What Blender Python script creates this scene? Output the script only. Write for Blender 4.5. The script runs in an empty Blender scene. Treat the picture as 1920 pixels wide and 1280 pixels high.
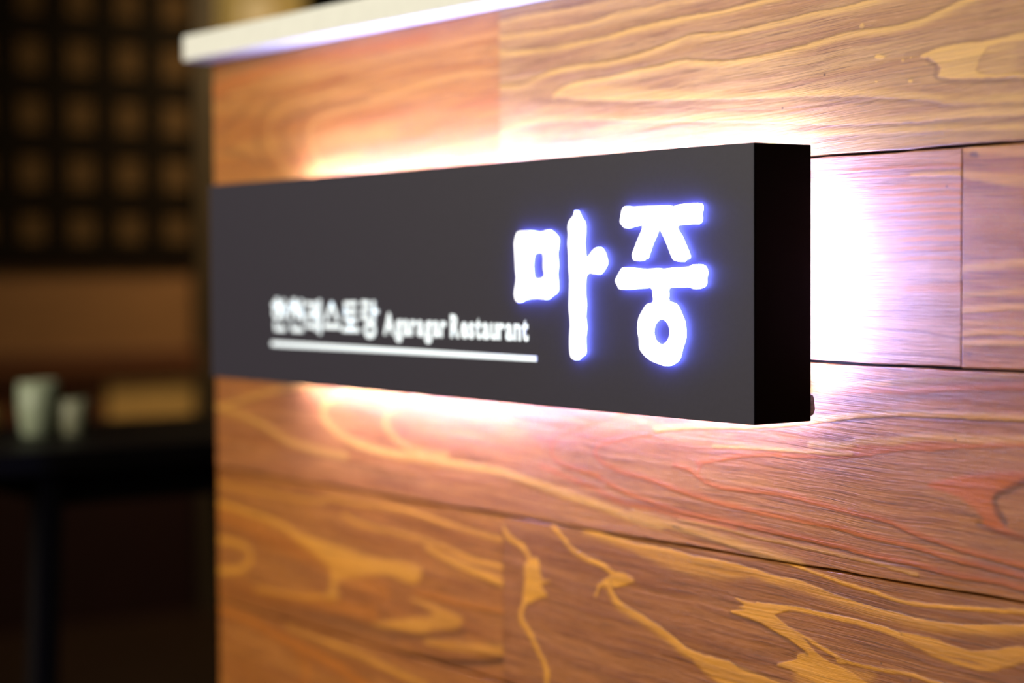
import bpy, bmesh, math, random
import numpy as np
from mathutils import Vector, Matrix

C = bpy.context.scene.collection
sc = bpy.context.scene

# ---------------------------------------------------------------- camera
cam_d = bpy.data.cameras.new('camera')
cam_d.sensor_width = 36.0
cam_d.lens = 3592.16 / 1920 * 36.0
cam_d.clip_start = 0.05
cam = bpy.data.objects.new('camera', cam_d); C.objects.link(cam)
right = Vector((0.59983866, 0.8001021, -0.00549579))
up = Vector((-0.02790288, 0.0277824, 0.99922448))
fwd = Vector((-0.7996343, 0.59922013, -0.03899011))
m = Matrix((right, up, -fwd)).transposed().to_4x4()
m.translation = Vector((0.981, -1.0312, 0.97))
cam.matrix_world = m
cam_d.dof.use_dof = True
cam_d.dof.focus_distance = 1.405
cam_d.dof.aperture_fstop = 2.3
sc.camera = cam
# ---------------------------------------------------------------- view, world, lights
sc.view_settings.view_transform = 'Standard'
sc.view_settings.look = 'None'
sc.view_settings.gamma = 1.0
sc.view_settings.exposure = 0.0
sc.view_settings.use_curve_mapping = False
w = bpy.data.worlds.new('world'); sc.world = w; w.use_nodes = True
w.node_tree.nodes['Background'].inputs[0].default_value = (1.0, 0.8, 0.6, 1)
w.node_tree.nodes['Background'].inputs[1].default_value = 0.02

def area(name, loc, target, size, energy, col, size_y=None, spread=180):
    d = bpy.data.lights.new(name, 'AREA'); d.energy = energy; d.color = col
    d.size = size
    if size_y: d.shape = 'RECTANGLE'; d.size_y = size_y
    d.spread = math.radians(spread)
    o = bpy.data.objects.new(name, d); C.objects.link(o)
    o.location = loc
    o.rotation_euler = (Vector(target) - Vector(loc)).to_track_quat('-Z', 'Y').to_euler()
    return o
# soft ceiling downlights before the counter; added warm fill to brighten far screen
area('counter_downlight', (-1.0, -2.4, 2.15), (-0.35, 0, 1.0), 2.4, 53, (1.0, 0.945, 0.80), spread=110)
area('screen_fill', (-3.2, 1.95, 2.0), (-3.9, 1.45, 0.7), 0.25, 4.8, (1.0, 0.72, 0.36), spread=110)
# light strips shining from the back of the sign onto the planks
strips = [((-0.560, -0.0205, 1.0440), (0, 0.40, 0.91), 0.38, 2.6), ((-0.197, -0.0205, 1.0440), (0, 0.45, 0.89), 0.345, 1.5),
          ((-0.560, -0.0205, 0.8694), (0, 0.30, -0.95), 0.38, 4.4), ((-0.197, -0.0205, 0.8694), (0, 0.40, -0.91), 0.345, 1.9)]
def strip(loc, dr, ln, e, vertical=False):
    d = bpy.data.lights.new('sign_back_light', 'AREA'); d.energy = e; d.color = (0.37, 0.42, 1.0)
    d.shape = 'RECTANGLE'; d.size = ln; d.size_y = 0.008
    o = bpy.data.objects.new('sign_back_light', d); C.objects.link(o)
    zz = -Vector(dr).normalized(); xx = Vector((0, 0, 1)) if vertical else Vector((1, 0, 0)); yy = zz.cross(xx)
    mm = Matrix((xx, yy, zz)).transposed().to_4x4(); mm.translation = Vector(loc); o.matrix_world = mm
for s_ in strips: strip(*s_)
strip((-0.024, -0.0205, 0.9567), (0.86, 0.5, 0), 0.150, 1.4, True)

# ---------------------------------------------------------------- helpers
def link(name, me, mat=None, parent=None):
    o = bpy.data.objects.new(name, me); C.objects.link(o)
    if mat is not None: me.materials.append(mat)
    if parent is not None: o.parent = parent
    return o
def thing(name, label, cat, loc=(0, 0, 0), group=None):
    o = bpy.data.objects.new(name, None); C.objects.link(o); o.location = loc
    o.empty_display_size = 0.05
    o['label'] = label; o['category'] = cat
    if group: o['group'] = group
    bpy.context.view_layer.update()
    return o
def tag(o, label, cat, group=None):
    o['label'] = label; o['category'] = cat
    if group: o['group'] = group
    return o
def box_bm(bm, x0, x1, y0, y1, z0, z1, bevel=0.0, seg=2):
    r = bmesh.ops.create_cube(bm, size=1.0)
    vs = r['verts']
    for v in vs:
        v.co = Vector(((x0 + x1) / 2 + v.co.x * (x1 - x0), (y0 + y1) / 2 + v.co.y * (y1 - y0), (z0 + z1) / 2 + v.co.z * (z1 - z0)))
    if bevel > 0:
        es = list({e for v in vs for e in v.link_edges})
        bmesh.ops.bevel(bm, geom=es, offset=bevel, segments=seg, affect='EDGES', profile=0.5)
def to_obj(name, bm, mat, parent=None, smooth=False, off=(0, 0, 0)):
    if parent is not None: off = parent.location
    if Vector(off).length > 0: bmesh.ops.translate(bm, verts=bm.verts, vec=-Vector(off))
    me = bpy.data.meshes.new(name); bm.to_mesh(me); bm.free()
    if smooth:
        for p in me.polygons: p.use_smooth = True
    o = link(name, me, mat, parent)
    if parent is None and Vector(off).length > 0: o.location = off
    return o
def box(name, b, mat, parent=None, bevel=0.0, seg=2, smooth=False):
    bm = bmesh.new(); box_bm(bm, *b, bevel=bevel, seg=seg)
    return to_obj(name, bm, mat, parent, smooth)
def structure(name, b, mat):
    o = box(name, b, mat); o['kind'] = 'structure'; return o
def lathe(name, prof, mat, parent, cx=0, cy=0, n=28):
    bm = bmesh.new(); rings = []
    for r, z in prof:
        rings.append([bm.verts.new((cx + r * math.cos(2 * math.pi * k / n), cy + r * math.sin(2 * math.pi * k / n), z)) for k in range(n)])
    for a, b in zip(rings[:-1], rings[1:]):
        for k in range(n): bm.faces.new((a[k], a[(k + 1) % n], b[(k + 1) % n], b[k]))
    bm.faces.new(rings[0][::-1]); bm.faces.new(rings[-1])
    bmesh.ops.recalc_face_normals(bm, faces=bm.faces)
    return to_obj(name, bm, mat, parent, smooth=True)

# ---------------------------------------------------------------- materials
def newmat(name):
    m = bpy.data.materials.new(name); m.use_nodes = True
    nt = m.node_tree; bs = nt.nodes['Principled BSDF']
    return m, nt, bs
def plain(name, col, rough=0.5, noise=0.0, scale=20, stretch=(1, 1, 1), bump=0.0, spec=0.5, emit=None, es=0, metal=0):
    m, nt, bs = newmat(name)
    bs.inputs['Base Color'].default_value = (*col, 1)
    bs.inputs['Roughness'].default_value = rough
    bs.inputs['Specular IOR Level'].default_value = spec
    bs.inputs['Metallic'].default_value = metal
    if noise or bump:
        tc = nt.nodes.new('ShaderNodeTexCoord'); mp = nt.nodes.new('ShaderNodeMapping')
        mp.inputs['Scale'].default_value = stretch
        nz = nt.nodes.new('ShaderNodeTexNoise'); nz.inputs['Scale'].default_value = scale; nz.inputs['Detail'].default_value = 5
        nt.links.new(tc.outputs['Object'], mp.inputs['Vector']); nt.links.new(mp.outputs['Vector'], nz.inputs['Vector'])
        if noise:
            rp = nt.nodes.new('ShaderNodeValToRGB')
            rp.color_ramp.elements[0].position = 0.3; rp.color_ramp.elements[1].position = 0.7
            rp.color_ramp.elements[0].color = (*[c * (1 - noise) for c in col], 1)
            rp.color_ramp.elements[1].color = (*[min(1, c * (1 + noise)) for c in col], 1)
            nt.links.new(nz.outputs['Fac'], rp.inputs['Fac']); nt.links.new(rp.outputs['Color'], bs.inputs['Base Color'])
        if bump:
            bp = nt.nodes.new('ShaderNodeBump'); bp.inputs['Strength'].default_value = bump; bp.inputs['Distance'].default_value = 0.001
            nt.links.new(nz.outputs['Fac'], bp.inputs['Height']); nt.links.new(bp.outputs['Normal'], bs.inputs['Normal'])
    if emit:
        bs.inputs['Emission Color'].default_value = (*emit, 1); bs.inputs['Emission Strength'].default_value = es
    return m
WC = {'a1': (0.4678, 0.2159, 0.0578), 'a2': (0.552, 0.2874, 0.0844), 'a3': (0.3712, 0.15, 0.0578), 'ay': (0.8228, 0.4452, 0.0931), 'ao': (0.6172, 0.2159, 0.0423), 'ad': (0.1384, 0.0482, 0.016), 'h1': (0.4793, 0.1559, 0.0273), 'h2': (0.5647, 0.2232, 0.0452), 'h3': (0.402, 0.1221, 0.0319), 'hy': (0.7157, 0.3231, 0.0685), 'ho': (0.552, 0.1384, 0.0212), 'hd': (0.1746, 0.0648, 0.0212), 'b1': (0.4564, 0.1812, 0.0844), 'b2': (0.5271, 0.2307, 0.1221), 'b3': (0.3515, 0.1329, 0.0685), 'by': (0.7454, 0.3515, 0.0513), 'bo': (0.552, 0.15, 0.0212), 'bd': (0.1441, 0.0343, 0.0176), 'c1': (0.3613, 0.1119, 0.0212), 'c2': (0.4452, 0.1559, 0.0343), 'c3': (0.2705, 0.0762, 0.0212), 'cy': (0.6584, 0.2961, 0.0482), 'co': (0.5029, 0.0976, 0.008), 'cd': (0.0612, 0.016, 0.0044), 'e1': (0.3419, 0.1022, 0.013), 'e2': (0.4342, 0.1441, 0.0194), 'e3': (0.2542, 0.0685, 0.0116), 'ey': (0.7758, 0.314, 0.0252), 'eo': (0.5029, 0.1384, 0.0091), 'd1': (0.2961, 0.0887, 0.016), 'd2': (0.3712, 0.1221, 0.0232), 'd3': (0.2016, 0.0545, 0.0144), 'dy': (0.7758, 0.314, 0.0212), 'do': (0.4793, 0.1274, 0.0103), 'dd': (0.0545, 0.016, 0.0044)}
def srgb(r, g, b):
    f = lambda c: (c / 255 / 12.92) if c / 255 <= 0.04045 else ((c / 255 + 0.055) / 1.055) ** 2.4
    return (f(r), f(g), f(b))

def wood(name, base1, base2, streak, yellow, orange, dark, rough=0.42, shear=0.0):
    """oiled, brushed softwood: the attributes g_y, g_o, g_k carry the growth-ring bands of each plank, g_k also painted ridge shade"""
    m, nt, bs = newmat(name); N = nt.nodes; LK = nt.links
    def node(t, **k):
        n = N.new(t)
        for a, b in k.items(): setattr(n, a, b)
        return n
    tc = node('ShaderNodeTexCoord')
    sep = node('ShaderNodeSeparateXYZ'); LK.new(tc.outputs['Object'], sep.inputs[0])
    sh = node('ShaderNodeMath', operation='MULTIPLY_ADD'); LK.new(sep.outputs['X'], sh.inputs[0]); sh.inputs[1].default_value = -shear; LK.new(sep.outputs['Z'], sh.inputs[2])
    cb = node('ShaderNodeCombineXYZ'); LK.new(sep.outputs['X'], cb.inputs['X']); LK.new(sh.outputs[0], cb.inputs['Z'])
    # gentle waviness of the fibres
    wn = node('ShaderNodeTexNoise'); wn.inputs['Scale'].default_value = 1.0; wn.inputs['Detail'].default_value = 2
    wm = node('ShaderNodeMapping'); wm.inputs['Scale'].default_value = (7, 1, 16); LK.new(cb.outputs[0], wm.inputs['Vector']); LK.new(wm.outputs[0], wn.inputs['Vector'])
    wa = node('ShaderNodeMath', operation='MULTIPLY_ADD'); LK.new(wn.outputs['Fac'], wa.inputs[0]); wa.inputs[1].default_value = 0.009
    s2 = node('ShaderNodeSeparateXYZ'); LK.new(cb.outputs[0], s2.inputs[0]); LK.new(s2.outputs['Z'], wa.inputs[2])
    c2 = node('ShaderNodeCombineXYZ'); LK.new(s2.outputs['X'], c2.inputs['X']); LK.new(wa.outputs[0], c2.inputs['Z'])
    def noise(sx, sz, detail=4, rough_=0.6, off=0.0):
        mp = node('ShaderNodeMapping'); mp.inputs['Scale'].default_value = (sx, 1, sz); mp.inputs['Location'].default_value = (off, off, off)
        LK.new(c2.outputs[0], mp.inputs['Vector'])
        nz = node('ShaderNodeTexNoise'); nz.inputs['Scale'].default_value = 1.0; nz.inputs['Detail'].default_value = detail; nz.inputs['Roughness'].default_value = rough_
        LK.new(mp.outputs[0], nz.inputs['Vector']); return nz.outputs['Fac']
    def ramp(sock, p0, p1):
        mr = node('ShaderNodeMapRange'); mr.inputs['From Min'].default_value = p0; mr.inputs['From Max'].default_value = p1
        mr.interpolation_type = 'SMOOTHSTEP'
        LK.new(sock, mr.inputs['Value']); return mr.outputs['Result']
    def mix(fac, a, b, mode='MIX'):
        mx = node('ShaderNodeMix', data_type='RGBA', blend_type=mode)
        if isinstance(fac, float): mx.inputs['Factor'].default_value = fac
        else: LK.new(fac, mx.inputs['Factor'])
        for i, c in ((6, a), (7, b)):
            if isinstance(c, tuple): mx.inputs[i].default_value = (*c, 1)
            else: LK.new(c, mx.inputs[i])
        return mx.outputs[2]
    def mul(a, b):
        n = node('ShaderNodeMath', operation='MULTIPLY')
        for i, c in ((0, a), (1, b)):
            if isinstance(c, float): n.inputs[i].default_value = c
            else: LK.new(c, n.inputs[i])
        return n.outputs[0]
    def attr(nm):
        a = node('ShaderNodeAttribute'); a.attribute_name = nm; return a.outputs['Fac']
    broad = noise(4, 55, 3, 0.5, 3.1)
    mid = noise(7, 260, 5, 0.65, 7.7)
    fine = noise(20, 1300, 4, 0.7, 1.3)
    fleck = noise(70, 900, 2, 0.5, 9.3)
    col = mix(ramp(broad, 0.35, 0.65), base1, base2)
    col = mix(mul(ramp(mid, 0.42, 0.68), 0.75), col, streak)
    col = mix(mul(ramp(fine, 0.48, 0.70), 0.75), col, dark)
    col = mix(mul(ramp(fleck, 0.58, 0.75), 0.35), col, tuple(min(1, c * 1.25 + 0.05) for c in base2))
    yv = mix(mul(ramp(mid, 0.3, 0.7), 0.5), yellow, tuple(c * 0.78 for c in yellow))
    ov = mix(mul(ramp(mid, 0.35, 0.7), 0.6), orange, tuple(c * 0.72 for c in orange))
    col = mix(mul(attr('g_o'), 0.9), col, ov)
    ym = node('ShaderNodeMath', operation='MULTIPLY_ADD'); LK.new(mid, ym.inputs[0]); ym.inputs[1].default_value = -0.9; ym.inputs[2].default_value = 1.22; ym.use_clamp = True
    col = mix(mul(attr('g_y'), ym.outputs[0]), col, yv)
    col = mix(mul(ramp(fine, 0.52, 0.75), 0.4), col, dark)
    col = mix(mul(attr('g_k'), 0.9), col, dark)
    # pin holes and specks
    vo = node('ShaderNodeTexVoronoi'); vo.inputs['Scale'].default_value = 1.0
    vm = node('ShaderNodeMapping'); vm.inputs['Scale'].default_value = (26, 1, 34); LK.new(tc.outputs['Object'], vm.inputs['Vector']); LK.new(vm.outputs[0], vo.inputs['Vector'])
    col = mix(mul(ramp(vo.outputs['Distance'], 0.045, 0.02), 0.7), col, tuple(c * 0.25 for c in dark))
    LK.new(col, bs.inputs['Base Color'])
    bs.inputs['Roughness'].default_value = rough
    bs.inputs['Specular IOR Level'].default_value = 0.38
    bs.inputs['Coat Weight'].default_value = 0.10
    bs.inputs['Coat Roughness'].default_value = 0.22
    hs = node('ShaderNodeMath', operation='MULTIPLY_ADD'); LK.new(fine, hs.inputs[0]); hs.inputs[1].default_value = 0.6; LK.new(mid, hs.inputs[2])
    bp = node('ShaderNodeBump'); bp.inputs['Strength'].default_value = 0.55; bp.inputs['Distance'].default_value = 0.0014
    LK.new(hs.outputs[0], bp.inputs['Height']); LK.new(bp.outputs['Normal'], bs.inputs['Normal'])
    return m

W_A2 = wood('wood_golden', WC['a1'], WC['a2'], WC['a3'], WC['ay'], WC['ao'], WC['ad'], shear=0.05)
W_A1 = wood('wood_honey', WC['h1'], WC['h2'], WC['h3'], WC['hy'], WC['ho'], WC['hd'], shear=0.05)
W_B1 = wood('wood_pink_striped', WC['b1'], WC['b2'], WC['b3'], WC['by'], WC['bo'], WC['bd'])
W_C = wood('wood_russet', WC['c1'], WC['c2'], WC['c3'], WC['cy'], WC['co'], WC['cd'], shear=-0.03)
W_D1 = wood('wood_copper', WC['e1'], WC['e2'], WC['e3'], WC['ey'], WC['eo'], WC['dd'], shear=-0.03)
W_D = wood('wood_amber', WC['d1'], WC['d2'], WC['d3'], WC['dy'], WC['do'], WC['dd'], shear=-0.03)
M_core = plain('dark_core', (0.012, 0.008, 0.006), 0.9)
M_top = plain('cream_counter_stone', (0.90, 0.885, 0.80), 0.35, noise=0.03, scale=60)
M_case = plain('charcoal_powder_coat', (0.030,0.0245,0.038), 0.5, noise=0.05, scale=300, bump=0.06, spec=0.35)
M_black = plain('black_shaded_sides', (0.0035, 0.0022, 0.003), 0.6, spec=0.02)  # sign housing: shade on its sides is put into this near-black colour
M_metal = plain('zinc_bracket', (0.20, 0.23, 0.36), 0.4, noise=0.45, scale=150, stretch=(1, 1, 3), metal=0.2)
M_white = plain('glowing_white_vinyl', (0.82, 0.86, 0.90), 0.5, emit=(0.78, 0.91, 1.0), es=0.62)  # small lettering and underline given a glow to read bright
M_face = plain('lit_acrylic_face', (0.9, 0.9, 0.9), 0.4, emit=(0.97, 0.97, 1.0), es=1.6)
M_side = plain('lit_acrylic_edge', (0.3, 0.3, 0.9), 0.4, emit=(0.13, 0.17, 1.0), es=42)
M_led = plain('light_module', (0.9, 0.9, 0.9), 0.4, emit=(0.37, 0.42, 1.0), es=2.0)

# ---------------------------------------------------------------- grain and painted ridge-shade data (millimetres on the counter front: x, z)
# line: plank, kind, width at start, width at end, sharp side, fade, strength, points ; patch: plank, kind, edge softness, strength, outline
GL = [
('D1','y',3,3,1,7,0.45,[(-989.8,726.7),(-944.9,727.5),(-871.3,726.9),(-784.8,726.1),(-719.5,728.9)]),
('D1','y',2,3.5,1,6,0.6,[(-719.4,733.3),(-662.4,733.2),(-570.0,734.1),(-499.2,727.9),(-404.8,722.7)]),
('D1','y',4,5,1,8,0.75,[(-1003.5,703.9),(-940.4,704.3),(-868.3,700.7),(-806.8,694.1),(-767.8,685.8),(-710.8,682.1),(-647.2,677.9)]),
('D1','y',2,4,1,6,0.6,[(-684.1,719.1),(-646.7,712.6),(-571.2,710.5),(-499.5,705.6),(-459.8,699.2),(-405.0,697.5)]),
('D1','y',2,6,-1,8,0.8,[(-533.6,699.2),(-499.7,692.9),(-459.9,687.7),(-405.2,680.9)]),
('D1','o',2,3,-1,6,0.7,[(-552.5,654.4),(-514.3,654.4),(-473.1,654.0),(-401.4,656.6)]),
('D1','y',3,2,-1,8,0.5,[(-867.8,616.3),(-815.2,618.7),(-759.1,621.1),(-694.9,632.0)]),
('D1','y',4,4,0,5,0.8,[(-992.5,618.4),(-947.3,627.7),(-903.6,634.4),(-877.8,650.6),(-893.2,661.3),(-946.5,662.5),(-991.5,658.7)]),
('D1','k',2,2,0,5,0.5,[(-711.0,606.5),(-649.3,608.9),(-600.2,609.2),(-543.8,613.0),(-472.5,628.4)]),
('D1','o',10,10,0,14,0.5,[(-952.0,693.5),(-866.3,684.4),(-774.7,671.4),(-689.2,659.2),(-609.3,647.9)]),
('D1','o',8,8,0,12,0.5,[(-954.1,608.0),(-844.3,610.7),(-732.1,620.3),(-629.2,623.7)]),
('D1','y',4,7,-1,9,0.5,[(-534.7,608.7),(-472.7,612.8),(-401.7,621.0)]),
('D1','k',1.5,2,0,5,0.8,[(-590.9,589.4),(-512.4,595.8),(-468.5,599.9),(-405.8,612.1)]),
('D1','k',5,5,0,12,0.35,[(-941.4,609.7),(-821.2,605.1),(-690.1,606.8),(-590.7,605.4)]),
('E1','o',4,8,1,12,0.9,[(-1006.4,588.7),(-942.0,585.3),(-874.5,581.7),(-816.1,573.9),(-760.1,568.7),(-701.3,560.8),(-630.4,548.1)]),
('E1','y',2,4,1,8,0.6,[(-798.7,586.9),(-759.8,584.1),(-680.2,581.3),(-605.5,574.3),(-535.2,567.8)]),
('E1','o',6,6,0,14,0.5,[(-776.7,565.6),(-760.5,548.2),(-764.2,524.8)]),
('D2','y',4,4.5,0,2.5,0.95,[(-408.8,733.0),(-400.7,725.6),(-380.8,719.2),(-370.7,709.8),(-366.1,692.2),(-363.1,680.7),(-378.1,669.1),(-383.8,653.8),(-371.3,643.6),(-358.1,628.0),(-347.4,616.4),(-346.0,597.6),(-350.8,577.7)]),
('D2','y',4,4.5,0,1.8,0.95,[(-337.3,745.3),(-332.7,741.1),(-323.0,734.2),(-311.9,726.1),(-295.8,721.0),(-268.4,716.1),(-250.9,710.5),(-235.0,709.0)]),
('D2','y',3,2,0,1.5,0.9,[(-260.0,706.2),(-272.1,698.7),(-277.9,688.8)]),
('D2','y',3,5,1,9,0.95,[(-259.3,701.3),(-254.5,692.9),(-242.7,685.5),(-216.7,679.3),(-196.7,673.4),(-179.0,667.3),(-164.2,660.9),(-143.9,658.1),(-111.3,657.0),(-99.2,653.1),(-71.5,651.1),(-35.7,647.5)]),
('D2','y',2,3.2,1,10,0.9,[(-289.8,745.6),(-243.8,740.7),(-219.8,739.3),(-186.6,739.2),(-154.4,736.9),(-129.4,736.9),(-100.9,736.1),(-78.5,734.3),(-64.0,732.4),(-35.7,732.0),(-8.3,727.6),(18.3,724.1),(37.5,722.1),(62.7,721.0),(87.3,719.7),(111.1,720.9),(140.2,724.1),(173.5,729.4)]),
('D2','y',1,4,0,1.6,0.95,[(-69.8,746.5),(-46.9,745.1),(-35.7,743.3),(-15.4,740.6),(5.1,737.6),(24.5,735.5),(37.5,734.5),(56.7,731.7),(81.4,731.3),(111.0,733.5),(140.1,736.1),(173.4,739.0)]),
('D2','y',2,4,1,3,0.95,[(-81.4,709.5),(-49.8,711.1),(-29.1,711.5),(-8.3,710.9),(18.3,710.8),(44.2,709.1),(62.8,706.9)]),
('D2','y',1.5,2.5,0,3,0.85,[(50.2,708.1),(75.2,703.1),(93.6,698.5),(117.3,696.0),(140.3,696.1),(162.7,703.3),(173.6,707.3)]),
('D2','y',1.6,2.2,0,1.2,0.95,[(-64.0,702.1),(-46.9,695.2),(-29.0,690.6),(-8.2,684.6),(11.5,679.9),(44.2,679.4),(69.3,680.5),(93.7,678.6),(117.4,678.2)]),
('D2','k',1.5,1.5,0,2,0.5,[(-111.2,697.4),(-78.5,693.0),(-43.0,684.0),(-29.0,678.5)]),
('C','y',3,5,1,8,0.8,[(-738.7,847.7),(-810.7,838.6),(-869.1,828.2),(-936.6,814.5),(-1000.8,807.2)]),
('C','y',4,3,0,5,0.8,[(-1000.6,815.2),(-936.6,810.8),(-887.6,806.5),(-855.5,801.4),(-826.5,794.0),(-794.8,785.8),(-739.9,780.6),(-676.9,778.2)]),
('C','y',3,5,0,4,0.9,[(-568.4,848.8),(-614.1,846.5),(-663.6,845.2),(-701.8,836.7),(-720.9,823.6),(-712.7,810.2),(-689.9,800.7),(-651.4,792.0),(-602.4,787.5),(-544.3,786.7),(-496.8,785.8),(-466.5,785.2),(-412.3,784.2),(-353.1,777.3),(-315.3,772.2),(-288.2,769.2),(-261.1,765.5),(-226.5,760.4),(-193.1,758.1)]),
('C','y',5,4,-1,9,0.8,[(-226.5,762.2),(-186.5,759.2),(-159.4,756.9),(-108.1,752.0),(-64.0,747.2),(-35.7,744.5)]),
('C','y',4,3,0,4,0.7,[(-531.7,848.0),(-582.7,835.0),(-600.0,823.5),(-600.1,813.0),(-573.8,798.0),(-532.4,791.7),(-496.7,791.9)]),
('C','o',1.5,2.5,-1,5,0.75,[(-232.9,849.7),(-252.3,844.6),(-306.0,831.7),(-333.7,819.7),(-338.3,808.6),(-333.8,801.0),(-315.1,796.4),(-278.7,791.6),(-243.6,782.0),(-209.6,776.2),(-176.7,772.0),(-141.8,770.3),(-115.9,769.2),(-78.5,767.3),(-49.8,765.9),(-21.9,764.5),(8.8,762.9),(30.7,760.7),(57.1,759.6),(82.8,758.2),(108.1,755.7),(127.2,755.2),(146.3,755.5),(173.3,754.0)]),
('C','k',0.6,1.6,0,1.5,0.6,[(-64.0,764.3),(-21.9,762.5),(8.8,760.9),(30.7,758.8),(57.1,757.7),(82.8,756.3),(108.1,753.9),(127.2,753.4),(146.3,753.7),(173.3,751.8)]),
('C','o',1.5,2.8,-1,5,0.8,[(-192.8,835.9),(-243.3,826.8),(-270.0,819.5),(-278.6,812.1),(-270.1,804.5),(-243.5,797.7),(-209.5,794.3),(-178.6,789.2),(-138.6,784.3),(-108.1,781.7),(-78.4,779.6),(-49.8,778.5),(-24.7,777.8),(8.7,776.2),(30.7,773.5),(60.1,772.2),(77.9,770.8),(92.9,768.8),(112.8,766.3),(132.2,765.0),(150.8,763.3),(173.3,761.8)]),
('C','k',0.6,1.6,0,1.5,0.6,[(-3.0,775.3),(30.7,771.6),(60.1,769.9),(77.9,768.9),(92.9,766.9),(112.8,764.4),(132.2,763.1),(150.8,761.5),(173.3,759.7)]),
('C','o',1.5,2.5,-1,5,0.8,[(-176.6,808.0),(-160.6,806.7),(-149.8,802.0),(-135.5,797.3),(-115.9,794.8),(-86.0,795.4),(-49.8,795.5),(-24.7,793.4),(3.4,790.2),(30.6,788.2),(52.0,786.2),(67.5,782.5),(82.7,779.2),(102.8,776.2),(122.5,773.0),(141.7,771.6),(173.2,768.5)]),
('C','k',0.6,1.6,0,1.5,0.6,[(18.2,787.4),(52.0,784.7),(67.5,781.0),(82.7,777.7),(102.9,774.8),(122.5,771.5),(141.7,769.8),(173.2,766.4)]),
('C','o',1.2,1,0,1.5,0.8,[(-131.7,816.2),(-142.9,812.4),(-147.3,807.8),(-148.6,802.1)]),
('C','y',2.5,2.5,-1,5,0.9,[(-199.4,835.9),(-154.1,841.0),(-108.0,843.9),(-75.5,846.8),(-35.8,851.7),(-19.3,854.0),(3.3,857.7),(30.5,861.3),(72.6,864.5),(112.3,865.7),(172.6,867.2)]),
('C','k',0.8,1.6,0,1.5,0.6,[(-3.1,854.2),(30.5,858.6),(68.7,862.4),(112.3,863.5),(143.9,863.6),(172.6,865.0)]),
('C','y',1,2,-1,4,0.7,[(-129.3,827.0),(-100.8,828.6),(-64.0,829.6),(-24.7,830.5),(18.1,832.1)]),
('C','o',2,2.5,-1,5,0.7,[(-147.9,812.0),(-117.1,818.6),(-78.4,824.5),(-35.8,826.5),(8.6,829.5),(41.3,835.4),(67.3,840.0),(92.6,841.5),(122.2,845.5),(172.7,850.2)]),
('C','y',1,2.5,0,4,0.75,[(-24.7,836.9),(8.6,838.5),(25.4,842.4),(51.9,843.8),(72.7,847.6),(97.8,850.0),(131.8,850.9),(172.7,853.7)]),
('C','o',2,3,-1,6,0.6,[(-35.8,874.2),(-3.1,875.8),(30.4,878.6),(72.6,879.9),(112.3,884.1),(172.5,887.7)]),
('C','y',1.5,3,1,5,0.5,[(-3.1,881.7),(38.6,885.9),(92.4,890.2),(131.6,893.7),(172.4,898.3)]),
('C','k',2,3,0,5,0.45,[(-35.8,869.0),(-3.1,870.7),(30.4,873.2),(72.6,877.3),(112.3,881.1),(172.5,884.5)]),
('C','k',0.6,1,0,1.2,0.45,[(-35.8,860.2),(18.0,863.2),(68.7,866.9),(116.5,870.4)]),
('C','k',3,3,0,5,0.4,[(58.7,885.3),(107.1,889.0),(172.4,894.7)]),
('C','k',2,2,0,4,0.7,[(172.9,825.4),(159.8,819.2),(148.7,813.9),(147.8,807.3),(155.5,797.3)]),
('C','k',1.5,2,0,3,0.6,[(133.0,793.5),(151.1,789.3),(173.1,786.7)]),
('C','y',1,2,-1,3,0.7,[(-170.3,764.8),(-123.3,763.4),(-86.1,760.7),(-49.8,759.4),(-8.3,757.7),(18.2,756.5),(50.1,754.6),(78.9,752.0)]),
('C','k',0.8,1.5,0,2,0.6,[(-178.7,759.2),(-159.4,755.6),(-108.1,749.9),(-57.1,745.9),(-30.2,745.1)]),
('C','o',1.5,2,0,3,0.6,[(-352.9,794.8),(-315.2,787.1),(-278.8,781.1),(-243.6,773.0),(-193.0,770.4),(-141.8,766.5),(-105.1,765.3)]),
('C','k',2,2,0,6,0.3,[(-772.7,773.7),(-687.3,773.5),(-607.6,764.9),(-532.7,763.5)]),
('B1','o',0.4,2.2,-1,2.5,0.85,[(-92.9,1038.2),(-24.9,1038.6),(8.6,1038.0),(51.3,1038.1),(87.0,1037.7),(121.3,1037.3)]),
('B1','o',0.5,1.4,-1,2.5,0.85,[(-92.9,1031.8),(-24.9,1032.4),(40.8,1031.9),(82.0,1031.9),(121.3,1031.0)]),
('B1','o',0.5,2.6,-1,2.5,0.85,[(-92.9,1023.7),(-24.9,1024.6),(19.5,1024.3),(61.7,1024.4),(121.3,1023.5)]),
('B1','o',0.5,2.8,-1,2.5,0.85,[(-92.9,1016.5),(-24.9,1017.6),(30.3,1018.3),(72.0,1018.6),(121.3,1017.8)]),
('B1','o',0.4,1.8,-1,2.5,0.85,[(-92.9,1011.3),(-24.9,1012.7),(51.4,1012.5),(82.1,1012.8),(121.4,1012.2)]),
('B1','o',0.4,1.8,-1,2.5,0.85,[(-92.9,1002.8),(-24.9,1004.5),(30.3,1006.0),(72.0,1007.3),(121.4,1006.6)]),
('B1','o',0.5,3,-1,2.5,0.85,[(-92.9,998.1),(-24.9,999.9),(30.3,1000.4),(61.8,1001.9),(121.4,1001.8)]),
('B1','o',0.4,2.4,-1,2.5,0.85,[(-92.9,992.1),(-24.9,994.2),(19.6,993.8),(61.8,995.2),(121.5,995.0)]),
('B1','o',0.4,3.4,-1,2.5,0.85,[(-92.9,984.4),(-24.9,986.8),(41.0,986.7),(82.2,987.6),(121.5,987.7)]),
('B1','o',0.4,2.6,-1,2.5,0.85,[(-92.9,974.5),(-24.9,977.3),(19.6,978.1),(61.8,980.7),(121.5,980.6)]),
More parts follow.
